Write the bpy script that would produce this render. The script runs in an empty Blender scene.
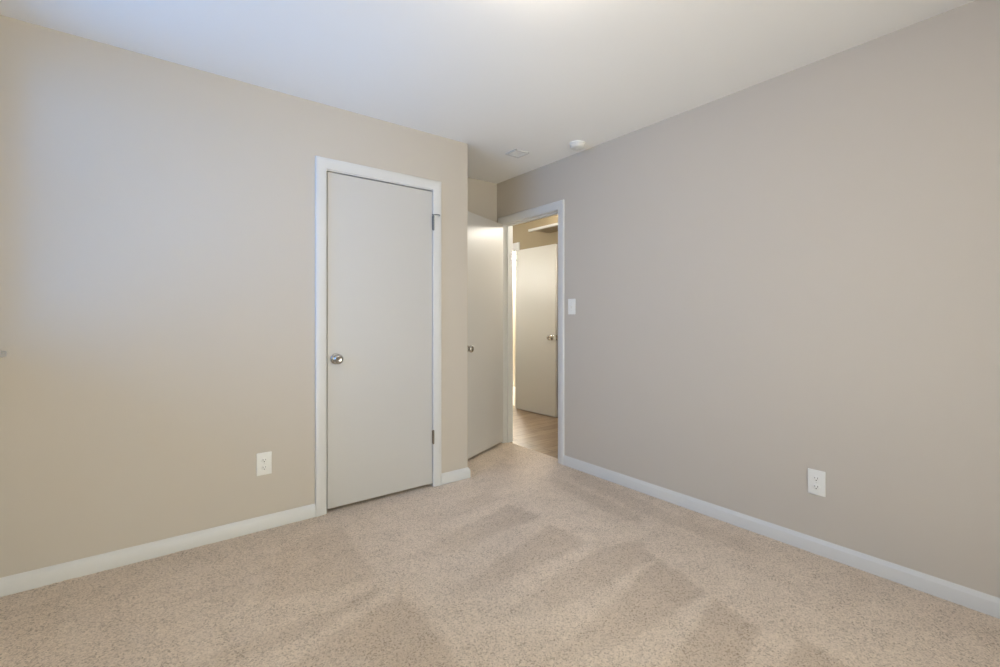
import bpy, bmesh, math, random
from mathutils import Vector, Matrix, noise

S = bpy.context.scene
C = S.collection

# ------------------------------------------------------------------ camera, light, exposure
cam = bpy.data.cameras.new('camera')
cam.sensor_width = 36.0
cam.lens = 459.5 / 1000 * 36.0
cam.shift_y = -15.5 / 1000
cam.clip_start = 0.02
cam_ob = bpy.data.objects.new('camera', cam)
C.objects.link(cam_ob)
YAW = math.atan(353 / 459.5)
cam_ob.location = (0, 0, 1.167)
cam_ob.rotation_euler = (math.pi / 2, 0, -YAW)
S.camera = cam_ob

S.view_settings.view_transform = 'Standard'
S.view_settings.look = 'None'
S.view_settings.gamma = 1.0
S.view_settings.use_curve_mapping = False
S.view_settings.exposure = -0.06

SKY = (0.85, 0.92, 1.0)
SKY_STRENGTH = 14.0
WARM_FILL_TINT = (0.75, 0.71, 0.645, 1)  # pane tint added to warm the fill light from the left
FILL_VOILE_TINT = (0.555, 0.51, 0.435, 1)  # tint of the added curtain, sets the colour of the back fill light
GROUND = (1.08, 1.08, 1.10)
ROOM_LAMP = 24.0
HALL_LAMP = 285.0
BATH_BULB = 1000.0

world = bpy.data.worlds.new('daylight')
S.world = world
world.use_nodes = True
wn, wl = world.node_tree.nodes, world.node_tree.links
bg = wn['Background']
tc = wn.new('ShaderNodeTexCoord')
sx = wn.new('ShaderNodeSeparateXYZ')
wl.new(tc.outputs['Generated'], sx.inputs[0])
cr = wn.new('ShaderNodeValToRGB')
cr.color_ramp.elements[0].position = 0.495
cr.color_ramp.elements[0].color = (*GROUND, 1)
cr.color_ramp.elements[1].position = 0.70
cr.color_ramp.elements[1].color = (*SKY, 1)
mr = wn.new('ShaderNodeMapRange')
mr.inputs['From Min'].default_value = -1
mr.inputs['From Max'].default_value = 1
wl.new(sx.outputs['Z'], mr.inputs['Value'])
wl.new(mr.outputs['Result'], cr.inputs['Fac'])
wl.new(cr.outputs['Color'], bg.inputs['Color'])
bg.inputs['Strength'].default_value = SKY_STRENGTH

# measured room: x to the right wall, y to the closet wall, z up; the camera stands over (0, 0)
YA, XB, XC, YD, ZC = 2.808, 2.634, -0.52, -0.70, 2.44
XR, YK = 1.862, 3.475            # closet return, back of the alcove
XW = 3.83                        # far wall of the hall
W_Y0, W_Y1, W_Z0, W_Z1 = 1.25, 2.735, 1.03, 2.34     # window opening in the left wall

U_Y0, U_Y1, U_Z0, U_Z1 = -0.50, 0.85, 0.80, 2.20          # unseen opening added for fill light, left wall beside the camera
V_X0, V_X1, V_Z0, V_Z1 = -0.46, 2.25, 0.10, 2.10         # unseen window opening added for fill light behind the camera

def portal(loc, rot, w, h):
    """marks a window opening for the renderer's daylight sampling"""
    p = bpy.data.lights.new('window_daylight', 'AREA')
    p.shape = 'RECTANGLE'
    p.size, p.size_y = w, h
    p.cycles.is_portal = True
    o = bpy.data.objects.new('window_daylight', p)
    C.objects.link(o)
    o.location, o.rotation_euler = loc, rot
portal((XC - 0.17, (W_Y0 + W_Y1) / 2, (W_Z0 + W_Z1) / 2), (0, -math.pi / 2, 0), W_Z1 - W_Z0, W_Y1 - W_Y0)
portal((XC - 0.17, (U_Y0 + U_Y1) / 2, (U_Z0 + U_Z1) / 2), (0, -math.pi / 2, 0), U_Z1 - U_Z0, U_Y1 - U_Y0)
portal(((V_X0 + V_X1) / 2, YD - 0.17, (V_Z0 + V_Z1) / 2), (math.pi / 2, 0, 0), V_X1 - V_X0, V_Z1 - V_Z0)

# ------------------------------------------------------------------ materials
def lin(r, g, b):
    f = lambda c: (c / 255) / 12.92 if c / 255 <= 0.04045 else ((c / 255 + 0.055) / 1.055) ** 2.4
    return (f(r), f(g), f(b), 1)

def mat(name, col, rough=0.5, metal=0.0, bump=None, emit=None, spec=0.5):
    m = bpy.data.materials.new(name)
    m.use_nodes = True
    n, l = m.node_tree.nodes, m.node_tree.links
    b = n['Principled BSDF']
    b.inputs['Base Color'].default_value = col
    b.inputs['Roughness'].default_value = rough
    b.inputs['Metallic'].default_value = metal
    b.inputs['Specular IOR Level'].default_value = spec
    if emit:
        b.inputs['Emission Color'].default_value = (*emit[0], 1)
        b.inputs['Emission Strength'].default_value = emit[1]
    t = n.new('ShaderNodeTexCoord')
    # a faint unevenness of the surface, as paint and plastic have
    nz = n.new('ShaderNodeTexNoise')
    nz.inputs['Scale'].default_value = bump[0] if bump else 60
    nz.inputs['Detail'].default_value = 3
    l.new(t.outputs['Object'], nz.inputs['Vector'])
    bp = n.new('ShaderNodeBump')
    bp.inputs['Strength'].default_value = bump[1] if bump else 0.02
    bp.inputs['Distance'].default_value = 0.002
    l.new(nz.outputs['Fac'], bp.inputs['Height'])
    l.new(bp.outputs['Normal'], b.inputs['Normal'])
    return m

M_wall = mat('wall_paint', (0.525, 0.478, 0.415, 1), 0.62, bump=(140, 0.10), spec=0.3)
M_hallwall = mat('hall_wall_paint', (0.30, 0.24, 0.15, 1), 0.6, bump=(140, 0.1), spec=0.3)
M_ceil = mat('ceiling_paint', (0.86, 0.855, 0.84, 1), 0.8, bump=(90, 0.14), spec=0.2)
M_trim = mat('trim_paint', (0.62, 0.615, 0.60, 1), 0.35, bump=(40, 0.03))
M_door = mat('door_paint', (0.525, 0.51, 0.485, 1), 0.42, bump=(30, 0.04))
M_bathdoor = mat('cream_door_paint', (0.60, 0.585, 0.535, 1), 0.42, bump=(30, 0.04))
M_plate = mat('white_plastic', (0.76, 0.755, 0.72, 1), 0.3)
M_slot = mat('dark_slot', (0.05, 0.05, 0.05, 1), 0.6)
M_nickel = mat('satin_nickel', (0.52, 0.50, 0.46, 1), 0.24, 1.0)
M_hinge = mat('aged_steel', (0.20, 0.17, 0.135, 1), 0.5, 1.0)
M_pin = mat('grey_steel', (0.20, 0.205, 0.20, 1), 0.5, 0.8)
M_rubber = mat('white_rubber', (0.62, 0.61, 0.58, 1), 0.7)
M_screw = mat('painted_screw', (0.66, 0.65, 0.61, 1), 0.35)
M_vinyl = mat('white_vinyl', (0.80, 0.81, 0.80, 1), 0.3)
M_register = mat('register_paint', (0.80, 0.79, 0.77, 1), 0.5)
M_tile = mat('pale_bath_tile', (0.72, 0.69, 0.62, 1), 0.25)
M_bath = mat('bathroom_paint', (0.80, 0.78, 0.72, 1), 0.5)
M_shade = mat('frosted_glass_lit', (0.9, 0.88, 0.82, 1), 0.4, emit=((1.0, 0.89, 0.74), ROOM_LAMP))
M_hallshade = mat('hall_glass_lit', (0.9, 0.85, 0.75, 1), 0.4, emit=((1.0, 0.95, 0.84), HALL_LAMP))
M_hallfill = mat('hall_fill_glass_lit', (0.9, 0.85, 0.75, 1), 0.4, emit=((1.0, 0.98, 0.92), HALL_LAMP * 0.50))  # glow of the added hall fill light
M_bulb = mat('vanity_bulb_lit', (0.9, 0.88, 0.8, 1), 0.3, emit=((1.0, 0.95, 0.84), BATH_BULB))

def glass_mat(name, tint):
    m = bpy.data.materials.new(name)
    m.use_nodes = True
    n, l = m.node_tree.nodes, m.node_tree.links
    n.remove(n['Principled BSDF'])
    tr = n.new('ShaderNodeBsdfTransparent')
    tr.inputs['Color'].default_value = tint
    gl = n.new('ShaderNodeBsdfGlossy')
    gl.inputs['Roughness'].default_value = 0.02
    fr = n.new('ShaderNodeFresnel')
    fr.inputs['IOR'].default_value = 1.45
    mx = n.new('ShaderNodeMixShader')
    l.new(fr.outputs[0], mx.inputs[0])
    l.new(tr.outputs[0], mx.inputs[1])
    l.new(gl.outputs[0], mx.inputs[2])
    l.new(mx.outputs[0], n['Material Output'].inputs['Surface'])
    return m
M_glass = glass_mat('clear_window_glass', (0.95, 0.97, 0.96, 1))
M_warm = glass_mat('warm_fill_glass', WARM_FILL_TINT)
M_tint = glass_mat('added_tint_glass', (0.385, 0.655, 0.98, 1))  # blue pane tint added to cool and weaken the daylight

def sheer_mat():
    m = bpy.data.materials.new('fill_voile')
    m.use_nodes = True
    n, l = m.node_tree.nodes, m.node_tree.links
    n.remove(n['Principled BSDF'])
    tr = n.new('ShaderNodeBsdfTransparent')
    tr.inputs['Color'].default_value = FILL_VOILE_TINT
    tl = n.new('ShaderNodeBsdfTranslucent')
    tl.inputs['Color'].default_value = FILL_VOILE_TINT
    wv = n.new('ShaderNodeTexWave')                     # the weave, thicker in bands
    wv.inputs['Scale'].default_value = 30
    mr = n.new('ShaderNodeMapRange')
    mr.inputs['To Min'].default_value = 0.2
    mr.inputs['To Max'].default_value = 0.4
    l.new(wv.outputs['Fac'], mr.inputs['Value'])
    mx = n.new('ShaderNodeMixShader')
    l.new(mr.outputs[0], mx.inputs[0])
    l.new(tr.outputs[0], mx.inputs[1])
    l.new(tl.outputs[0], mx.inputs[2])
    l.new(mx.outputs[0], n['Material Output'].inputs['Surface'])
    return m
M_sheer = sheer_mat()

def screen_mat():
    m = bpy.data.materials.new('dimming_screen_mesh')
    m.use_nodes = True
    n, l = m.node_tree.nodes, m.node_tree.links
    b = n['Principled BSDF']
    b.inputs['Base Color'].default_value = (0.05, 0.05, 0.05, 1)
    tr = n.new('ShaderNodeBsdfTransparent')
    mx = n.new('ShaderNodeMixShader')
    mx.inputs[0].default_value = 0.50
    l.new(tr.outputs[0], mx.inputs[1])
    l.new(b.outputs[0], mx.inputs[2])
    l.new(mx.outputs[0], n['Material Output'].inputs['Surface'])
    return m
M_screen = screen_mat()

def carpet_mat():
    m = bpy.data.materials.new('beige_cut_pile_carpet')
    m.use_nodes = True
    n, l = m.node_tree.nodes, m.node_tree.links
    b = n['Principled BSDF']
    b.inputs['Roughness'].default_value = 0.95
    b.inputs['Specular IOR Level'].default_value = 0.08
    b.inputs['Sheen Weight'].default_value = 0.12
    b.inputs['Sheen Roughness'].default_value = 0.5
    t = n.new('ShaderNodeTexCoord')
    vo = n.new('ShaderNodeTexVoronoi')                  # the twisted tufts
    vo.inputs['Scale'].default_value = 210
    l.new(t.outputs['Object'], vo.inputs['Vector'])
    nz = n.new('ShaderNodeTexNoise')                    # clumps of tufts
    nz.inputs['Scale'].default_value = 115
    nz.inputs['Detail'].default_value = 4
    nz.inputs['Roughness'].default_value = 0.65
    l.new(t.outputs['Object'], nz.inputs['Vector'])
    big = n.new('ShaderNodeTexNoise')                   # the uneven lie of the pile
    big.inputs['Scale'].default_value = 9
    big.inputs['Detail'].default_value = 3
    l.new(t.outputs['Object'], big.inputs['Vector'])
    sep = n.new('ShaderNodeSeparateColor')
    l.new(vo.outputs['Color'], sep.inputs[0])
    a1 = n.new('ShaderNodeMath'); a1.operation = 'MULTIPLY_ADD'
    l.new(nz.outputs['Fac'], a1.inputs[0]); a1.inputs[1].default_value = 1.1
    l.new(sep.outputs[0], a1.inputs[2])
    a2 = n.new('ShaderNodeMath'); a2.operation = 'MULTIPLY_ADD'
    l.new(big.outputs['Fac'], a2.inputs[0]); a2.inputs[1].default_value = 0.55
    l.new(a1.outputs[0], a2.inputs[2])
    rng = n.new('ShaderNodeMapRange')
    rng.inputs['From Min'].default_value = 0.55
    rng.inputs['From Max'].default_value = 1.95
    l.new(a2.outputs[0], rng.inputs['Value'])
    ra = n.new('ShaderNodeValToRGB')
    e = ra.color_ramp.elements
    e[0].position = 0.0; e[0].color = (0.35, 0.27, 0.20, 1)
    e[1].position = 1.0; e[1].color = (0.88, 0.745, 0.61, 1)
    k = e.new(0.45); k.color = (0.73, 0.605, 0.49, 1)
    l.new(rng.outputs[0], ra.inputs[0])
    nap_and_light = n.new('ShaderNodeAttribute'); nap_and_light.attribute_name = 'nap_and_light'     # vacuum strokes, plus light painted in as paler pile on the left
    mx = n.new('ShaderNodeMix'); mx.data_type = 'RGBA'; mx.blend_type = 'MULTIPLY'
    l.new(nap_and_light.outputs['Fac'], mx.inputs[0])
    l.new(ra.outputs[0], mx.inputs[6])
    mx.inputs[7].default_value = (0.80, 0.775, 0.75, 1)
    l.new(mx.outputs[2], b.inputs['Base Color'])
    bp = n.new('ShaderNodeBump')
    bp.inputs['Strength'].default_value = 0.75
    bp.inputs['Distance'].default_value = 0.006
    l.new(a1.outputs[0], bp.inputs['Height'])
    l.new(bp.outputs['Normal'], b.inputs['Normal'])
    return m
M_carpet = carpet_mat()

def wood_mat():
    m = bpy.data.materials.new('hall_plank_floor')
    m.use_nodes = True
    n, l = m.node_tree.nodes, m.node_tree.links
    b = n['Principled BSDF']
    b.inputs['Roughness'].default_value = 0.38
    t = n.new('ShaderNodeTexCoord')
    br = n.new('ShaderNodeTexBrick')
    br.inputs['Scale'].default_value = 1.0
    br.inputs['Brick Width'].default_value = 0.95
    br.inputs['Row Height'].default_value = 0.12
    br.inputs['Mortar Size'].default_value = 0.0025
    br.inputs['Color1'].default_value = (0.27, 0.20, 0.135, 1)
    br.inputs['Color2'].default_value = (0.38, 0.29, 0.20, 1)
    br.inputs['Mortar'].default_value = (0.13, 0.09, 0.06, 1)
    l.new(t.outputs['Object'], br.inputs['Vector'])
    mp = n.new('ShaderNodeMapping')
    mp.inputs['Scale'].default_value = (3, 38, 1)
    l.new(t.outputs['Object'], mp.inputs['Vector'])
    nz = n.new('ShaderNodeTexNoise')
    nz.inputs['Scale'].default_value = 1.6
    nz.inputs['Detail'].default_value = 5
    l.new(mp.outputs[0], nz.inputs['Vector'])
    ra = n.new('ShaderNodeValToRGB')
    ra.color_ramp.elements[0].position = 0.3
    ra.color_ramp.elements[0].color = (0.62, 0.58, 0.54, 1)
    ra.color_ramp.elements[1].position = 0.7
    ra.color_ramp.elements[1].color = (1.15, 1.12, 1.08, 1)
    l.new(nz.outputs['Fac'], ra.inputs[0])
    mx = n.new('ShaderNodeMix'); mx.data_type = 'RGBA'; mx.blend_type = 'MULTIPLY'
    mx.inputs[0].default_value = 1
    l.new(br.outputs['Color'], mx.inputs[6])
    l.new(ra.outputs[0], mx.inputs[7])
    l.new(mx.outputs[2], b.inputs['Base Color'])
    return m
M_wood = wood_mat()

# ------------------------------------------------------------------ helpers
WORLD = {}                       # world position of every object's origin (nothing is rotated)

def obj(name, bm, material, parent=None, smooth=None):
    """link a bmesh given in room coordinates as one mesh object, its origin at its centre"""
    bmesh.ops.recalc_face_normals(bm, faces=bm.faces[:])
    lo = Vector([min(v.co[i] for v in bm.verts) for i in range(3)])
    hi = Vector([max(v.co[i] for v in bm.verts) for i in range(3)])
    c = (lo + hi) / 2
    bmesh.ops.translate(bm, vec=-c, verts=bm.verts[:])
    me = bpy.data.meshes.new(name)
    if smooth:
        for f in bm.faces:
            f.smooth = True
        for ed in bm.edges:
            if len(ed.link_faces) == 2 and ed.calc_face_angle(0) > math.radians(smooth):
                ed.smooth = False
    bm.to_mesh(me)
    bm.free()
    me.materials.append(material)
    o = bpy.data.objects.new(name, me)
    C.objects.link(o)
    if parent:
        o.parent = parent
        o.location = c - WORLD[parent]
    else:
        o.location = c
    WORLD[o] = c
    return o

def tag(o, label, cat=None, group=None, kind=None):
    o['label'] = label
    if cat: o['category'] = cat
    if group: o['group'] = group
    if kind: o['kind'] = kind
    return o

def root(name, loc, label, cat, group=None, kind=None):
    o = bpy.data.objects.new(name, None)
    o.empty_display_size = 0.05
    C.objects.link(o)
    o.location = loc
    WORLD[o] = Vector(loc)
    return tag(o, label, cat, group, kind)

def box(bm, x0, x1, y0, y1, z0, z1, bev=0.0, seg=2, M=None):
    r = bmesh.ops.create_cube(bm, size=1)
    vs = r['verts']
    for v in vs:
        v.co = Vector((x0 if v.co.x < 0 else x1, y0 if v.co.y < 0 else y1, z0 if v.co.z < 0 else z1))
    if bev:
        es = list({e for v in vs for e in v.link_edges})
        r2 = bmesh.ops.bevel(bm, geom=es, offset=bev, segments=seg, affect='EDGES', profile=0.5)
        vs = list({v for f in r2['faces'] for v in f.verts} | {v for v in vs if v.is_valid})
    if M is not None:
        for v in vs:
            v.co = M @ v.co
    return vs

def lathe(bm, prof, M, n=32, squash=1.0):
    """prof: (radius, distance along the axis); M places local z as the axis"""
    rings = []
    for r, t in prof:
        if r < 1e-6:
            rings.append([bm.verts.new(M @ Vector((0, 0, t)))])
        else:
            rings.append([bm.verts.new(M @ Vector((r * math.cos(2 * math.pi * k / n), squash * r * math.sin(2 * math.pi * k / n), t))) for k in range(n)])
    for a, b in zip(rings, rings[1:]):
        for k in range(n):
            p, q = k, (k + 1) % n
            if len(a) == 1 and len(b) == 1: continue
            if len(a) == 1: bm.faces.new((a[0], b[p], b[q]))
            elif len(b) == 1: bm.faces.new((a[p], b[0], a[q]))
            else: bm.faces.new((a[p], b[p], b[q], a[q]))

def frame(origin, u, w):
    """local x along the wall, local y up, local z out of the wall"""
    u, w = Vector(u).normalized(), Vector(w).normalized()
    v = Vector((0, 0, 1))
    return Matrix(((u.x, v.x, w.x, origin[0]), (u.y, v.y, w.y, origin[1]), (u.z, v.z, w.z, origin[2]), (0, 0, 0, 1)))

def wallbox(bm, M, u0, u1, v0, v1, d0, d1, bev=0.0, seg=2):
    return box(bm, u0, u1, v0, v1, d0, d1, bev, seg, M)

def tube(bm, pts, r, n=10):
    pts = [Vector(p) for p in pts]
    rings = []
    for i, p in enumerate(pts):
        t = (pts[min(i + 1, len(pts) - 1)] - pts[max(i - 1, 0)]).normalized()
        a = t.orthogonal().normalized() if abs(t.z) > 0.9 else t.cross(Vector((0, 0, 1))).normalized()
        b = t.cross(a)
        rings.append([bm.verts.new(p + a * (r * math.cos(2 * math.pi * k / n)) + b * (r * math.sin(2 * math.pi * k / n))) for k in range(n)])
    for a, b in zip(rings, rings[1:]):
        for k in range(n):
            bm.faces.new((a[k], a[(k + 1) % n], b[(k + 1) % n], b[k]))
    bm.faces.new(rings[0]); bm.faces.new(rings[-1])

def struct(name, bm, material, label, cat, smooth=None):
    return tag(obj(name, bm, material, None, smooth), label, cat, None, 'structure')

def casing(bm, M, u0, u1, top, width=0.061, depth=0.016, bottom=0.0):
    """a door casing of three mitred boards round the opening u0..u1"""
    prof = [(0.0, 0.0), (0.0, 0.008), (0.002, 0.010), (0.012, 0.0118), (0.040, depth - 0.001), (width - 0.006, depth),
            (width - 0.002, depth - 0.002), (width, depth - 0.006), (width, 0.0)]
    rows = []
    for o, d in prof:
        rows.append([bm.verts.new(M @ Vector(p)) for p in
                     ((u0 - o, bottom, d), (u0 - o, top + o, d), (u1 + o, top + o, d), (u1 + o, bottom, d))])
    k = len(rows)
    for i in range(k):
        a, b = rows[i], rows[(i + 1) % k]
        for j in range(3):
            bm.faces.new((a[j], a[j + 1], b[j + 1], b[j]))
    bm.faces.new([r[0] for r in rows]); bm.faces.new([r[3] for r in rows])

def baseboard(bm, path, h=0.076, t=0.013):
    """path: plan points with the room on the left-hand side of travel"""
    prof = [(0, 0), (t, 0), (t, h - 0.020), (t - 0.0015, h - 0.017), (t - 0.0085, h - 0.004), (t - 0.0105, h - 0.001), (0, h)]
    P = [Vector((p[0], p[1])) for p in path]
    offs = []
    for i in range(len(P)):
        ns = []
        if i > 0:
            d = (P[i] - P[i - 1]).normalized(); ns.append(Vector((-d.y, d.x)))
        if i < len(P) - 1:
            d = (P[i + 1] - P[i]).normalized(); ns.append(Vector((-d.y, d.x)))
        if len(ns) == 1: offs.append(ns[0])
        else:
            s = ns[0] + ns[1]
            offs.append(s * (2 / s.length_squared) if s.length > 1e-6 else ns[0])
    rows = [[bm.verts.new((P[i].x + offs[i].x * d, P[i].y + offs[i].y * d, z)) for d, z in prof] for i in range(len(P))]
    k = len(prof)
    for a, b in zip(rows, rows[1:]):
        for j in range(k):
            bm.faces.new((a[j], a[(j + 1) % k], b[(j + 1) % k], b[j]))
    bm.faces.new(rows[0]); bm.faces.new(rows[-1])

# ------------------------------------------------------------------ the room shell
CL0, CL1, CLT = 0.846, 1.571, 2.049        # closet opening
BD0, BD1, BDT = 2.655, 3.375, 2.040        # bedroom doorway in the right wall
XH = 2.745                                 # hall side of the right wall
RO = 0.016                                 # the jamb lining fills this much all round
BA0, BA1, BAT = 4.650, 5.270, 2.060        # bathroom doorway in the hall's far wall

bm = bmesh.new()
box(bm, XC - 0.15, CL0 - RO, YA, YA + 0.10, 0, ZC)
box(bm, CL0 - RO, CL1 + RO, YA, YA + 0.10, CLT + RO, ZC)
vs = box(bm, CL1 + RO, XR, YA, YA + 0.10, 0, ZC)
vs2 = box(bm, XR - 0.10, XR, YA + 0.10, YK, 0, ZC)
es = [e for e in {e for v in vs for e in v.link_edges} if all(abs(v.co.x - XR) < 1e-5 and abs(v.co.y - YA) < 1e-5 for v in e.verts)]
bmesh.ops.bevel(bm, geom=es, offset=0.006, segments=4, affect='EDGES', profile=0.5)
struct('wall_front', bm, M_wall, 'long beige wall with the white closet door, ending at the alcove corner', 'wall', 30)

bm = bmesh.new()
box(bm, XB, XH, YD - 0.15, BD0 - RO, 0, ZC)
box(bm, XB, XH, BD0 - RO, BD1 + RO, BDT + RO, ZC)
box(bm, XB, XH, BD1 + RO, 7.2, 0, ZC)
struct('wall_right', bm, M_wall, 'long plain beige wall on the right with the doorway to the hall', 'wall')

bm = bmesh.new()
box(bm, XC - 0.15, XB, YK, YK + 0.10, 0, ZC)
struct('wall_alcove', bm, M_wall, 'short beige back wall of the alcove above the open bedroom door', 'wall')

bm = bmesh.new()
box(bm, XC - 0.15, XC, YD - 0.15, U_Y0, 0, ZC)
box(bm, XC - 0.15, XC, U_Y1, W_Y0, 0, ZC)
box(bm, XC - 0.15, XC, U_Y0, U_Y1, 0, U_Z0 - 0.02)
box(bm, XC - 0.15, XC, U_Y0, U_Y1, U_Z1, ZC)
box(bm, XC - 0.15, XC, W_Y1, YK + 0.10, 0, ZC)
box(bm, XC - 0.15, XC, W_Y0, W_Y1, 0, W_Z0 - 0.02)
box(bm, XC - 0.15, XC, W_Y0, W_Y1, W_Z1, ZC)
struct('wall_left', bm, M_wall, 'beige window wall along the left edge of the room', 'wall')

bm = bmesh.new()
box(bm, XC, V_X0, YD - 0.15, YD, 0, ZC)
box(bm, V_X1, XB, YD - 0.15, YD, 0, ZC)
box(bm, V_X0, V_X1, YD - 0.15, YD, 0, V_Z0 - 0.02)
box(bm, V_X0, V_X1, YD - 0.15, YD, V_Z1, ZC)
struct('wall_back', bm, M_wall, 'beige wall facing the closet wall across the room', 'wall')

bm = bmesh.new()
box(bm, XC - 0.15, 5.1, YD - 0.15, 7.3, ZC, ZC + 0.1)
struct('ceiling', bm, M_ceil, 'flat white ceiling over the bedroom, alcove and hall', 'ceiling')

# carpet: a fine grid so that the pile can lie unevenly and carry the vacuum's strokes and some painted light
NAP = [
    ([(1.82, 2.51), (1.82, 2.35), (1.29, 2.26), (1.24, 2.40)], 0.50, 1.82),
    ([(1.81, 2.25), (1.84, 1.99), (1.53, 1.99), (1.15, 1.95), (0.95, 2.06), (1.31, 2.15)], 0.85, 1.83),
    ([(1.81, 1.90), (1.81, 1.61), (1.52, 1.61), (1.14, 1.60), (0.93, 1.68), (1.47, 1.79)], 0.95, 1.81),
    ([(1.83, 1.55), (2.06, 1.47), (1.95, 1.32), (1.54, 1.30), (1.23, 1.34), (1.02, 1.43), (1.54, 1.50)], 1.0, 1.95),
    ([(1.95, 1.30), (1.90, 1.02), (1.49, 1.02), (1.26, 1.06), (1.04, 1.15), (1.44, 1.21)], 1.0, 1.90),
    ([(1.87, 0.98), (1.84, 0.77), (1.55, 0.72), (1.25, 0.78), (1.37, 0.88)], 1.0, 1.86),
    ([(0.84, 1.80), (0.87, 1.61), (0.83, 1.30), (0.45, 1.32), (0.30, 1.60), (0.53, 1.72)], 0.85, 0.86),
    ([(0.86, 2.60), (0.845, 2.34), (0.82, 1.98), (0.62, 2.02), (0.36, 2.10), (0.11, 2.31), (0.39, 2.49)], 0.55, 0.85),
    ([(0.62, 1.88), (0.79, 1.91), (0.80, 1.86), (0.51, 1.77), (0.19, 1.79), (0.00, 1.89)], 0.75, 0.79),
    ([(1.89, 0.68), (1.87, 0.45), (1.50, 0.45), (1.60, 0.62)], 0.9, 1.88),
    ([(2.64, 2.42), (2.50, 1.70), (2.50, 1.00), (2.35, 1.05), (2.36, 1.68), (2.47, 2.42)], 0.42, None),
    ([(2.37, 2.42), (2.35, 1.91), (2.28, 1.58), (2.20, 1.58), (2.20, 1.93), (2.26, 2.42)], 0.45, None),
    ([(2.60, 3.25), (2.62, 2.95), (2.32, 2.78), (2.10, 2.72), (2.05, 2.86), (2.30, 3.00)], 0.35, None),
]
def poly_dist(x, y, P):
    """signed distance to polygon, positive inside"""
    inside, dm = False, 9.0
    for i in range(len(P)):
        x0, y0 = P[i - 1]; x1, y1 = P[i]
        if (y0 > y) != (y1 > y) and x < (x1 - x0) * (y - y0) / (y1 - y0) + x0:
            inside = not inside
        dx, dy = x1 - x0, y1 - y0
        t = max(0, min(1, ((x - x0) * dx + (y - y0) * dy) / (dx * dx + dy * dy)))
        dm = min(dm, math.hypot(x - x0 - t * dx, y - y0 - t * dy))
    return dm if inside else -dm

def nap_and_light_at(x, y):
    jx = 0.022 * noise.noise(Vector((x * 9, y * 9, 1))) + 0.012 * noise.noise(Vector((x * 30, y * 30, 4)))
    jy = 0.018 * noise.noise(Vector((x * 9, y * 9, 7))) + 0.012 * noise.noise(Vector((x * 30, y * 30, 9)))
    px, py = x + jx, y + jy
    v = 0.0
    for P, s, tip in NAP:
        d = poly_dist(px, py, P)
        if d > -0.03:
            k = max(0, min(1, (d + 0.012) / 0.030))
            if tip is not None:
                k *= max(0.18, min(1, 1 - (tip - x) * 0.85))
            v = max(v, s * k)
    return max(0.0, min(1.0, v * 0.85 + 0.10 + 0.22 * max(0.0, min(1.0, (x - 0.35) / 0.5)) + 0.16 * noise.noise(Vector((x * 5, y * 14, 2)))))  # left strip kept paler, light for a dim corner painted as pile tone

bm = bmesh.new()
lay = bm.verts.layers.float.new('nap_and_light')
GX0, GX1, GY0, GY1, GS = XC - 0.02, 2.705, YD - 0.02, YK + 0.02, 0.0125
nx, ny = int((GX1 - GX0) / GS) + 1, int((GY1 - GY0) / GS) + 1
random.seed(3)
grid = []
for i in range(nx + 1):
    col = []
    for j in range(ny + 1):
        x, y = GX0 + (GX1 - GX0) * i / nx, GY0 + (GY1 - GY0) * j / ny
        nv = nap_and_light_at(x, y)
        v = bm.verts.new((x, y, random.uniform(-0.002, 0.002) + 0.0022 * noise.noise(Vector((x * 12, y * 12, 0))) - 0.002 * nv))
        v[lay] = nv
        col.append(v)
    grid.append(col)
for i in range(nx):
    for j in range(ny):
        bm.faces.new((grid[i][j], grid[i + 1][j], grid[i + 1][j + 1], grid[i][j + 1]))
struct('floor', bm, M_carpet, 'beige cut-pile carpet with vacuum strokes covering the bedroom floor', 'carpet', 180)

bm = bmesh.new()
box(bm, 2.705, XW + 0.06, 1.5, 7.2, -0.06, -0.004)
struct('floor_hall', bm, M_wood, 'brown wood plank floor seen through the doorway in the hall', 'floor')
bm = bmesh.new()
box(bm, XW + 0.06, 5.05, 4.1, 7.2, -0.06, -0.002)
struct('floor_bathroom', bm, M_tile, 'pale tile floor inside the bright bathroom', 'floor')

# hall
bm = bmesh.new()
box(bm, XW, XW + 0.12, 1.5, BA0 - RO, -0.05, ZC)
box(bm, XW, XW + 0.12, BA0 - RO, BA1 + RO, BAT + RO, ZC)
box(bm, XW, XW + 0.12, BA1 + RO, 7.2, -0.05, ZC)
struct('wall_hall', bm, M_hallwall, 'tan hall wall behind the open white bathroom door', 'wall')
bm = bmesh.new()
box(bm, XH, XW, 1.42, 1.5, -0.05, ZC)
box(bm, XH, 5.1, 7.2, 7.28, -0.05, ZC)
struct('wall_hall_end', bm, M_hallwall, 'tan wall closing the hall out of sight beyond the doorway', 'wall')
bm = bmesh.new()
box(bm, 4.95, 5.05, 4.1, 7.2, -0.05, ZC)
box(bm, XW + 0.12, 4.95, 4.02, 4.1, -0.05, ZC)
struct('wall_bathroom', bm, M_bath, 'pale bathroom wall seen as a bright strip beside the bathroom door', 'wall')

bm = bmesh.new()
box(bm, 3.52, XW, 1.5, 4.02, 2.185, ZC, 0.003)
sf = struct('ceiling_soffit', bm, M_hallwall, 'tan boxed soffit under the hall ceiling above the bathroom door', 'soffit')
bm = bmesh.new()
box(bm, 3.508, 3.54, 1.5, 4.03, 2.17, 2.195, 0.003)
tag(obj('edge_moulding', bm, M_trim, sf), 'pale moulding along the lower edge')

# ------------------------------------------------------------------ trim
FA = frame((0, YA, 0), (1, 0, 0), (0, -1, 0))
FB = frame((XB, 0, 0), (0, 1, 0), (-1, 0, 0))
FW = frame((XW, 0, 0), (0, 1, 0), (-1, 0, 0))
FC = frame((XC, 0, 0), (0, 1, 0), (1, 0, 0))

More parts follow.
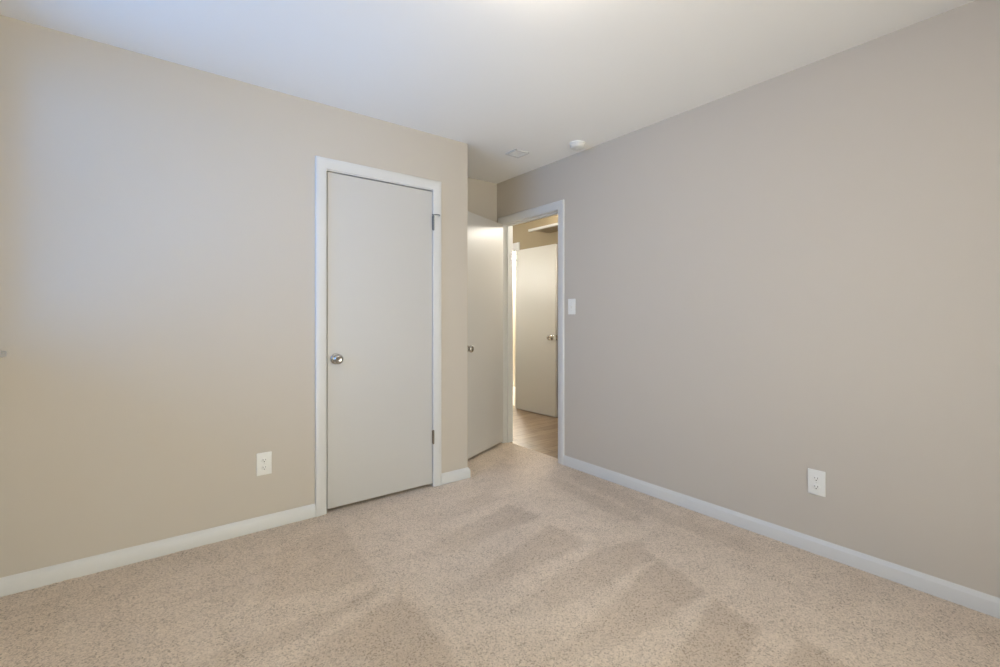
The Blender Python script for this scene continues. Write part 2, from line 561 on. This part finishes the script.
def jamb_on(bm, M, u0, u1, top, depth, t=0.0, stop=(0.047, 0.012, 0.03)):
    """lining of an opening: sides and head, with a door stop; d is negative into the wall"""
    w = 0.018
    wallbox(bm, M, u0 - w, u0, 0.0, top + w, -depth, 0.001)
    wallbox(bm, M, u1, u1 + w, 0.0, top + w, -depth, 0.001)
    wallbox(bm, M, u0, u1, top, top + w, -depth, 0.001)
    if stop:
        d, p, l = stop
        wallbox(bm, M, u0, u0 + p, 0.0, top, -d - l, -d, 0.002)
        wallbox(bm, M, u1 - p, u1, 0.0, top, -d - l, -d, 0.002)
        wallbox(bm, M, u0 + p, u1 - p, top - p, top, -d - l, -d, 0.002)

bm = bmesh.new()
casing(bm, FA, CL0 + 0.003, CL1 - 0.003, CLT + 0.006, 0.065)
t1 = struct('trim_1', bm, M_trim, 'white casing around the closed closet door', 'door casing', 40)
bm = bmesh.new()
jamb_on(bm, FA, CL0, CL1, CLT, 0.10)
obj('jamb', bm, M_trim, t1)

bm = bmesh.new()
casing(bm, FB, BD0 - 0.003, BD1 + 0.003, BDT + 0.004, 0.065)
t2 = struct('trim_2', bm, M_trim, 'white casing around the open doorway to the hall', 'door casing', 40)
bm = bmesh.new()
jamb_on(bm, FB, BD0, BD1, BDT, XH - XB, stop=(0.040, 0.011, 0.032))
obj('jamb', bm, M_trim, t2)

bm = bmesh.new()
casing(bm, FW, BA0 - 0.004, BA1 + 0.004, BAT + 0.004, 0.085, 0.015)
t3 = struct('trim_3', bm, M_trim, 'white casing of the bright bathroom doorway, partly behind its door', 'door casing', 40)
bm = bmesh.new()
jamb_on(bm, FW, BA0, BA1, BAT, 0.12, stop=(0.06, 0.01, 0.03))
obj('jamb', bm, M_trim, t3)

bm = bmesh.new()
baseboard(bm, [(CL0 - 0.062, YA), (XC, YA)])
struct('baseboard_front', bm, M_trim, 'white baseboard on the closet wall left of the closet door', 'baseboard', 40)
bm = bmesh.new()
baseboard(bm, [(XR, 3.06), (XR, YA), (CL1 + 0.062, YA)])
struct('baseboard_corner', bm, M_trim, 'short white baseboard between the closet door and the alcove corner', 'baseboard', 40)
bm = bmesh.new()
baseboard(bm, [(XB, YD), (XB, BD0 - 0.068)])
struct('baseboard_right', bm, M_trim, 'long white baseboard along the right wall', 'baseboard', 40)
bm = bmesh.new()
baseboard(bm, [(XC, YA), (XC, YD), (XB, YD)])
struct('baseboard_left', bm, M_trim, 'white baseboard under the window and round to the wall facing the closet', 'baseboard', 40)

# ------------------------------------------------------------------ window in the left wall (just out of the left edge; its sill end shows) and two added fill windows
def window(name, M, u0, u1, z0, z1, label, rim0, rim1, pane, screen):
    r = root(name, M @ Vector(((u0 + u1) / 2, z0, 0)), label, 'window', kind='structure')
    bm = bmesh.new()
    wallbox(bm, M, u0 - 0.035, u1 + 0.035, z0 - 0.022, z0, -0.145, 0.056, 0.004, 3)
    obj('window_sill', bm, M_trim, r, 40)
    bm = bmesh.new()
    for a in ((u0, u0 + rim0, z0, z1), (u1 - rim1, u1, z0, z1), (u0, u1, z0, z0 + 0.03), (u0, u1, z1 - 0.04, z1)):
        wallbox(bm, M, *a, -0.145, -0.09, 0.003)
    obj('window_frame', bm, M_vinyl, r)
    zm = (z0 + z1) / 2
    for a, b, d in ((z0 + 0.03, zm + 0.02, -0.115), (zm - 0.02, z1 - 0.04, -0.140)):
        bm = bmesh.new()
        c0, c1 = u0 + rim0, u1 - rim1
        for k in ((c0, c0 + 0.035, a, b), (c1 - 0.03, c1, a, b), (c0, c1, a, a + 0.04), (c0, c1, b - 0.04, b)):
            wallbox(bm, M, *k, d, d + 0.022, 0.003)
        sash = obj('window_sash', bm, M_vinyl, r)
        bm = bmesh.new()
        wallbox(bm, M, c0 + 0.03, c1 - 0.02, a + 0.03, b - 0.03, d + 0.009, d + 0.013)
        obj('window_pane', bm, pane, sash)
    if screen:
        bm = bmesh.new()
        vs = [bm.verts.new(M @ Vector(p)) for p in ((u0, z0, -0.148), (u1, z0, -0.148), (u1, z1, -0.148), (u0, z1, -0.148))]
        bm.faces.new(vs)
        obj('dimming_screen', bm, M_screen, r)  # unseen screen added to dim the incoming daylight
FV = frame((0, YD, 0), (1, 0, 0), (0, 1, 0))
window('window_1', FC, W_Y0, W_Y1, W_Z0, W_Z1, 'white window at the left edge, only its sill end showing', 0.045, 0.03, M_tint, True)
window('fill_window_back', FV, V_X0, V_X1, V_Z0, V_Z1, 'unseen fill-light window added in the wall facing the closet door', 0.04, 0.04, M_glass, False)  # added to fill the room with light from behind
window('fill_window_left', FC, U_Y0, U_Y1, U_Z0, U_Z1, 'unseen fill-light window added in the left wall, nearer than the other', 0.04, 0.04, M_warm, True)  # added to brighten the near part of the right wall

# an added cream voile curtain that tints the unseen back window's light
cu = root('fill_curtain', ((V_X0 + V_X1) / 2, YD, V_Z1 + 0.06), 'added cream voile curtain, unseen, filtering the fill window facing the closet door', 'curtain')
bm = bmesh.new()
nc = 260
cols = []
for i in range(nc + 1):
    x = V_X0 - 0.08 + (V_X1 - V_X0 + 0.16) * i / nc
    y = YD + 0.085 + 0.018 * math.sin(i * 0.75) + 0.006 * math.sin(i * 0.31)
    cols.append([bm.verts.new((x, y, z)) for z in (0.04, 0.8, 1.5, V_Z1 + 0.06)])
for a, b in zip(cols, cols[1:]):
    for k in range(3):
        bm.faces.new((a[k], b[k], b[k + 1], a[k + 1]))
obj('voile_panel', bm, M_sheer, cu, 180)
bm = bmesh.new()
tube(bm, [(V_X0 - 0.12, YD + 0.085, V_Z1 + 0.06), (V_X1 + 0.12, YD + 0.085, V_Z1 + 0.06)], 0.011, 14)
for x in (V_X0 - 0.10, V_X1 + 0.10):
    box(bm, x - 0.012, x + 0.012, YD, YD + 0.09, V_Z1 + 0.04, V_Z1 + 0.075, 0.003)
obj('curtain_rod', bm, M_nickel, cu, 40)


# ------------------------------------------------------------------ doors
def knob(parent, M, z, u, label=None, keyed=False):
    """a round door knob standing out along +z of M at (u, z)"""
    K = M @ Matrix.Translation((u, z, 0))
    bm = bmesh.new()
    lathe(bm, [(0, 0.0), (0.033, 0.0), (0.033, 0.003), (0.031, 0.006), (0.022, 0.009), (0.013, 0.011), (0.0115, 0.014), (0.0115, 0.026)], K, 40)
    rose = obj('knob_rose', bm, M_nickel, parent, 40)
    bm = bmesh.new()
    lathe(bm, [(0.0115, 0.024), (0.014, 0.027), (0.022, 0.031), (0.0275, 0.037), (0.0295, 0.043), (0.0285, 0.050), (0.024, 0.0555),
               (0.017, 0.0585), (0.0155, 0.0575), (0.0, 0.0575)], K, 40)
    k = obj('door_knob', bm, M_nickel, parent, 40)
    if label: tag(k, label)
    bm = bmesh.new()
    lathe(bm, [(0.0, 0.0565), (0.005, 0.0565), (0.005, 0.0595), (0.004, 0.0605), (0, 0.0605)], K, 16)
    obj('lock_button', bm, M_hinge, k, 40)

def hinge(parent, M, u, z0, z1, material, d=0.006, pin_stop=False, leaf=-1):
    bm = bmesh.new()
    H = M @ Matrix(((1, 0, 0, u), (0, 0, 1, 0), (0, 1, 0, d), (0, 0, 0, 1)))      # local z now runs up
    n = 5
    for k in range(n):
        a, b = z0 + (z1 - z0) * k / n + 0.0006, z0 + (z1 - z0) * (k + 1) / n - 0.0006
        lathe(bm, [(0, a), (0.0072, a), (0.0072, b), (0, b)], H, 16)
    lathe(bm, [(0, z1), (0.0065, z1), (0.0065, z1 + 0.003), (0.004, z1 + 0.006), (0, z1 + 0.007)], H, 16)
    lathe(bm, [(0, z0 - 0.006), (0.004, z0 - 0.005), (0.0062, z0 - 0.002), (0.0062, z0), (0, z0)], H, 16)
    wallbox(bm, M, u + (0.0 if leaf > 0 else -0.003), u + (0.003 if leaf > 0 else 0.0), z0, z1, -0.028, d)
    h = obj('hinge', bm, material, parent, 40)
    if pin_stop:                                   # hinge-pin door stop: a bent arm with two bumper tips
        bm = bmesh.new()
        lathe(bm, [(0.004, z1 + 0.007), (0.0095, z1 + 0.007), (0.0095, z1 + 0.011), (0.004, z1 + 0.011)], H, 16)
        p = lambda a, b, c: M @ Vector((a, b, c))
        tube(bm, [p(u + 0.006, z1 + 0.009, d + 0.004), p(u + 0.018, z1 + 0.009, d + 0.020), p(u + 0.034, z1 + 0.007, d + 0.026), p(u + 0.040, z1 + 0.002, d + 0.020)], 0.0035)
        tube(bm, [p(u - 0.004, z1 + 0.009, d + 0.006), p(u - 0.010, z1 + 0.004, d + 0.018), p(u - 0.010, z1 - 0.02, d + 0.02)], 0.003)
        st = obj('pin_stop', bm, M_pin, h, 40)
        bm = bmesh.new()
        lathe(bm, [(0, 0), (0.006, 0), (0.006, 0.008), (0.003, 0.011), (0, 0.011)],
              M @ Matrix(((1, 0, 0, u + 0.040), (0, 0, -1, z1 + 0.004), (0, 1, 0, d + 0.020), (0, 0, 0, 1))), 14)
        tag(obj('bumper_tip', bm, M_rubber, st, 40), 'pale rubber bumper tip')

# closed closet door: its slab stands a few millimetres back in the jamb
d1 = root('door_1', (1.209, YA + 0.02, 0.02), 'closed white flush closet door with round nickel knob', 'door', kind='structure')
bm = bmesh.new()
wallbox(bm, FA, CL0 + 0.0115, CL1 - 0.0004, 0.021, CLT - 0.0055, -0.042, -0.005, 0.0015)
obj('door_slab', bm, M_door, d1)
knob(d1, frame((0, YA + 0.005, 0), (1, 0, 0), (0, -1, 0)), 0.920, 0.908)
hinge(d1, FA, CL1 - 0.001, 1.777, 1.872, M_pin, 0.009, True, -1)
hinge(d1, FA, CL1 - 0.001, 0.300, 0.387, M_hinge, 0.009, False, -1)

# bedroom door: swung into the alcove
hx, hy, ang = 2.628, 3.372, math.radians(24.5)
u1 = Vector((-math.cos(ang), -math.sin(ang), 0))
w1 = Vector((math.sin(ang), -math.cos(ang), 0))
d2 = root('door_2', (hx, hy, 0.02), 'open white flush bedroom door swung back into the alcove', 'door', kind='structure')
FD = frame((hx, hy, 0), u1, w1)
bm = bmesh.new()
wallbox(bm, FD, 0.003, 0.710, 0.022, 2.034, -0.035, 0.0, 0.0015)
obj('door_slab', bm, M_door, d2)
knob(d2, FD, 0.918, 0.640)
knob(d2, frame((hx - w1.x * 0.035, hy - w1.y * 0.035, 0), u1, -w1), 0.918, 0.640)
for z0 in (0.27, 1.02, 1.76):
    hinge(d2, frame((hx, hy, 0), u1, w1), 0.0, z0, z0 + 0.089, M_trim, -0.040)

# bathroom door: swung out flat along the hall wall
bx0, by0, bx1, by1 = 3.765, 4.572, 3.783, 3.862
u2 = Vector((bx1 - bx0, by1 - by0, 0)).normalized()
w2 = Vector((u2.y, -u2.x, 0))
if w2.x > 0: w2 = -w2
d3 = root('door_3', (bx0, by0, 0.01), 'open cream-white bathroom door folded back against the hall wall', 'door', kind='structure')
FE = frame((bx0, by0, 0), u2, w2)
L = math.hypot(bx1 - bx0, by1 - by0)
bm = bmesh.new()
wallbox(bm, FE, 0, L, 0.006, 2.034, -0.034, 0.0, 0.0015)
obj('door_slab', bm, M_bathdoor, d3)
knob(d3, FE, 0.935, L - 0.065)
bm = bmesh.new()
wallbox(bm, FE, L - 0.0005, L + 0.0015, 0.905, 0.965, -0.028, -0.006, 0.0005)
wallbox(bm, FE, L - 0.001, L + 0.009, 0.926, 0.944, -0.022, -0.012, 0.002)
obj('latch_plate', bm, M_nickel, d3)
for z0 in (0.22, 1.72):
    hinge(d3, FE, -0.004, z0, z0 + 0.089, M_pin, -0.030)

# ------------------------------------------------------------------ electrical plates
def outlet(name, M, u, z, label, group):
    r = root(name, M @ Vector((u, z, 0)), label, 'outlet', group)
    K = M @ Matrix.Translation((u, z, 0))
    bm = bmesh.new()
    wallbox(bm, K, -0.038, 0.038, -0.062, 0.062, 0, 0.0055, 0.003, 3)
    obj('faceplate', bm, M_plate, r, 50)
    for s in (1, -1):
        bm = bmesh.new()
        c = s * 0.0205
        lathe(bm, [(0, 0.004), (0.0172, 0.004), (0.0172, 0.0068), (0.016, 0.0076), (0, 0.0076)], K @ Matrix.Translation((0, c, 0)), 28, 0.80)
        rc = obj('receptacle', bm, M_plate, r, 40)
        bm = bmesh.new()
        wallbox(bm, K, -0.0075, -0.0052, c - 0.002, c + 0.0065, 0.0070, 0.0079)
        wallbox(bm, K, 0.0052, 0.0072, c - 0.001, c + 0.006, 0.0070, 0.0079)
        lathe(bm, [(0, 0.0070), (0.0026, 0.0070), (0.0026, 0.0079), (0, 0.0079)], K @ Matrix.Translation((0, c - 0.0085, 0)), 14)
        tag(obj('slots', bm, M_slot, rc), 'dark plug slots')
    bm = bmesh.new()
    lathe(bm, [(0, 0.005), (0.0032, 0.005), (0.0032, 0.0062), (0.002, 0.0068), (0, 0.0068)], K, 16)
    obj('screw', bm, M_screw, r, 40)
    return r

outlet('wall_outlet', FA, 0.513, 0.363, 'white duplex outlet on the closet wall left of the closet door', None)
outlet('wall_outlet', FB, 0.850, 0.352, 'white duplex outlet low on the long right wall', None)

sw = root('light_switch', (XB, 2.505, 1.256), 'white toggle light switch on the right wall beside the doorway', 'light switch')
K = FB @ Matrix.Translation((2.505, 1.256, 0))
bm = bmesh.new()
wallbox(bm, K, -0.039, 0.039, -0.061, 0.061, 0, 0.0055, 0.003, 3)
pl = obj('faceplate', bm, M_plate, sw, 50)
bm = bmesh.new()
wallbox(bm, K, -0.0055, 0.0055, -0.0125, 0.0125, 0.005, 0.0068, 0.0006)
tg = obj('toggle_collar', bm, M_screw, sw)
bm = bmesh.new()
T = K @ Matrix.Translation((0, 0.002, 0.006)) @ Matrix.Rotation(math.radians(-28), 4, 'X')
box(bm, -0.0038, 0.0038, -0.004, 0.004, 0, 0.014, 0.0012, 2, T)
obj('toggle', bm, M_plate, sw, 40)
for s in (1, -1):
    bm = bmesh.new()
    lathe(bm, [(0, 0.005), (0.003, 0.005), (0.003, 0.0062), (0.002, 0.0067), (0, 0.0067)], K @ Matrix.Translation((0, s * 0.030, 0)), 14)
    obj('screw', bm, M_screw, sw, 40)

# ------------------------------------------------------------------ ceiling fittings
def down(x, y):                     # local z points down from the ceiling
    return Matrix.Translation((x, y, ZC)) @ Matrix.Rotation(math.pi, 4, 'X')

sd = root('smoke_detector', (2.487, 2.312, ZC), 'round white smoke detector on the ceiling by the right wall', 'smoke detector')
D = down(2.487, 2.312)
bm = bmesh.new()
lathe(bm, [(0, 0), (0.058, 0), (0.058, 0.006), (0.056, 0.009), (0, 0.009)], D, 48)
obj('base_plate', bm, M_plate, sd, 40)
bm = bmesh.new()
lathe(bm, [(0, 0.009), (0.051, 0.009), (0.053, 0.012), (0.053, 0.024), (0.050, 0.032), (0.043, 0.037), (0.020, 0.039), (0.0185, 0.0375), (0.012, 0.0375), (0.0105, 0.0395), (0, 0.040)], D, 48)
cv = obj('cover', bm, M_screw, sd, 40)
bm = bmesh.new()
for k in range(20):
    R = D @ Matrix.Rotation(2 * math.pi * k / 20, 4, 'Z')
    box(bm, 0.0500, 0.0535, -0.0055, 0.0055, 0.014, 0.0175, 0, 2, R)
obj('vent_slots', bm, M_register, cv)

vr = root('ceiling_register', (2.265, 2.730, ZC), 'small square off-white vent plate on the ceiling near the alcove', 'ceiling vent')
bm = bmesh.new()
x0, y0, w = 2.265, 2.730, 0.066
for a in ((-w, w, -w, -w + 0.014), (-w, w, w - 0.014, w), (-w, -w + 0.014, -w, w), (w - 0.014, w, -w, w)):
    box(bm, x0 + a[0], x0 + a[1], y0 + a[2], y0 + a[3], ZC - 0.011, ZC, 0.003)
obj('register_frame', bm, M_trim, vr, 40)
bm = bmesh.new()
box(bm, x0 - w + 0.01, x0 + w - 0.01, y0 - w + 0.01, y0 + w - 0.01, ZC - 0.006, ZC - 0.001)
for k in range(7):
    c = y0 - 0.045 + 0.015 * k
    box(bm, -0.052, 0.052, -0.0075, 0.0075, -0.001, 0.001, 0, 2, Matrix.Translation((x0, c, ZC - 0.007)) @ Matrix.Rotation(math.radians(22), 4, 'X'))
obj('louvres', bm, M_register, vr)

def drum_light(name, x, y, shade, label, cat):
    """a semi-flush fixture: canopy, stem and an opal drum hung just under the ceiling"""
    r = root(name, (x, y, ZC), label, cat)
    D = down(x, y)
    bm = bmesh.new()
    lathe(bm, [(0, 0), (0.060, 0), (0.062, 0.004), (0.058, 0.014), (0.020, 0.022), (0.009, 0.024), (0.009, 0.050), (0, 0.050)], D, 40)
    obj('canopy', bm, M_nickel, r, 40)
    bm = bmesh.new()
    lathe(bm, [(0.009, 0.045), (0.09, 0.045), (0.118, 0.050), (0.128, 0.062), (0.128, 0.140), (0, 0.140)], D, 48)
    obj('glass_shade', bm, shade, r, 40)
    bm = bmesh.new()
    lathe(bm, [(0, 0.139), (0.131, 0.139), (0.133, 0.142), (0.131, 0.147), (0.09, 0.149), (0, 0.149)], D, 48)
    obj('light_block_pan', bm, M_trim, r, 40)  # pan added to block the lamp's downward light
    bm = bmesh.new()
    lathe(bm, [(0.008, 0.148), (0.009, 0.153), (0.006, 0.158), (0.004, 0.161), (0, 0.162)], D, 20)
    obj('finial', bm, M_nickel, r, 40)

drum_light('ceiling_light', 0.99, 1.06, M_shade, 'lit opal ceiling light above the bedroom, its glow at the top edge', 'ceiling light')
def globe_pendant(name, x, y, z, shade, label, cat):
    r = root(name, (x, y, ZC), label, cat)
    D = down(x, y)
    h = ZC - z
    bm = bmesh.new()
    lathe(bm, [(0, 0), (0.055, 0), (0.057, 0.004), (0.052, 0.014), (0.012, 0.022), (0.008, 0.024), (0.008, h - 0.075), (0.020, h - 0.070), (0.022, h - 0.055), (0, h - 0.055)], D, 36)
    obj('stem', bm, M_nickel, r, 40)
    bm = bmesh.new()
    lathe(bm, [(0.019, h - 0.062)] + [(0.065 * math.sin(a), h - 0.065 * math.cos(a)) for a in [0.3 + (math.pi - 0.3) * i / 14 for i in range(14)]] + [(0, h + 0.065)], D, 36)
    obj('glass_globe', bm, shade, r, 60)

globe_pendant('ceiling_light', 3.43, 3.08, 2.20, M_hallshade, 'warm globe light on the hall ceiling, hidden beyond the doorway', 'ceiling light')
sc = root('hall_fill_light', (XH, 5.05, 1.78), 'added half-round fill light in the hall, unseen behind the alcove wall', 'fill light')  # unseen lamp added to brighten the bathroom door evenly
FH = frame((XH, 5.05, 0), (0, 1, 0), (1, 0, 0))
bm = bmesh.new()
wallbox(bm, FH, -0.06, 0.06, 1.70, 1.86, 0, 0.02, 0.006)
obj('back_plate', bm, M_nickel, sc, 40)
bm = bmesh.new()
for z in (1.72, 1.84):
    for k in range(17):
        a = math.pi * k / 16
        bm.verts.new(FH @ Vector((0.085 * math.cos(a), z, 0.015 + 0.085 * math.sin(a))))
bm.verts.ensure_lookup_table()
V = bm.verts[:]
for k in range(16):
    bm.faces.new((V[k], V[k + 1], V[k + 18], V[k + 17]))
bm.faces.new(V[:17]); bm.faces.new(V[17:]); bm.faces.new((V[0], V[17], V[33], V[16]))
obj('glass_shade', bm, M_hallfill, sc, 40)

# ------------------------------------------------------------------ bathroom glimpse
FF = frame((4.95, 0, 0), (0, 1, 0), (-1, 0, 0))
vl = root('vanity_light', (4.95, 6.09, 2.20), 'lit globe-bulb vanity light glimpsed through the bathroom doorway', 'vanity light')
bm = bmesh.new()
wallbox(bm, FF, 5.95, 6.55, 2.15, 2.25, 0, 0.03, 0.006)
obj('back_bar', bm, M_nickel, vl)
for k in range(3):
    K = FF @ Matrix.Translation((6.085 + 0.18 * k, 2.20, 0.03))
    bm = bmesh.new()
    lathe(bm, [(0.0, 0), (0.024, 0), (0.024, 0.016), (0.018, 0.022), (0.0, 0.022)], K, 24)
    sk = obj('lamp_socket', bm, M_nickel, vl, 40)
    bm = bmesh.new()
    lathe(bm, [(0.016, 0.022)] + [(0.048 * math.sin(a), 0.075 - 0.048 * math.cos(a)) for a in [0.35 + (math.pi - 0.35) * i / 12 for i in range(12)]] + [(0, 0.123)], K, 28)
    obj('globe_bulb', bm, M_bulb, sk, 60)

tr = root('towel_ring', (4.95, 6.11, 1.0), 'small metal towel ring on the bathroom wall below the vanity light', 'towel ring')
K = FF @ Matrix.Translation((6.11, 1.04, 0))
bm = bmesh.new()
lathe(bm, [(0, 0), (0.024, 0), (0.024, 0.006), (0.012, 0.010), (0.009, 0.04), (0.0, 0.042)], K, 24)
obj('wall_post', bm, M_hinge, tr, 40)
bm = bmesh.new()
tube(bm, [K @ Vector((0.06 * math.sin(a), -0.06 + 0.06 * math.cos(a), 0.034)) for a in [2 * math.pi * i / 32 for i in range(33)]], 0.005)
obj('ring', bm, M_hinge, tr, 60)
outlet('wall_outlet', FF, 6.11, 0.33, 'small white outlet low on the bathroom wall in the bright strip', None)
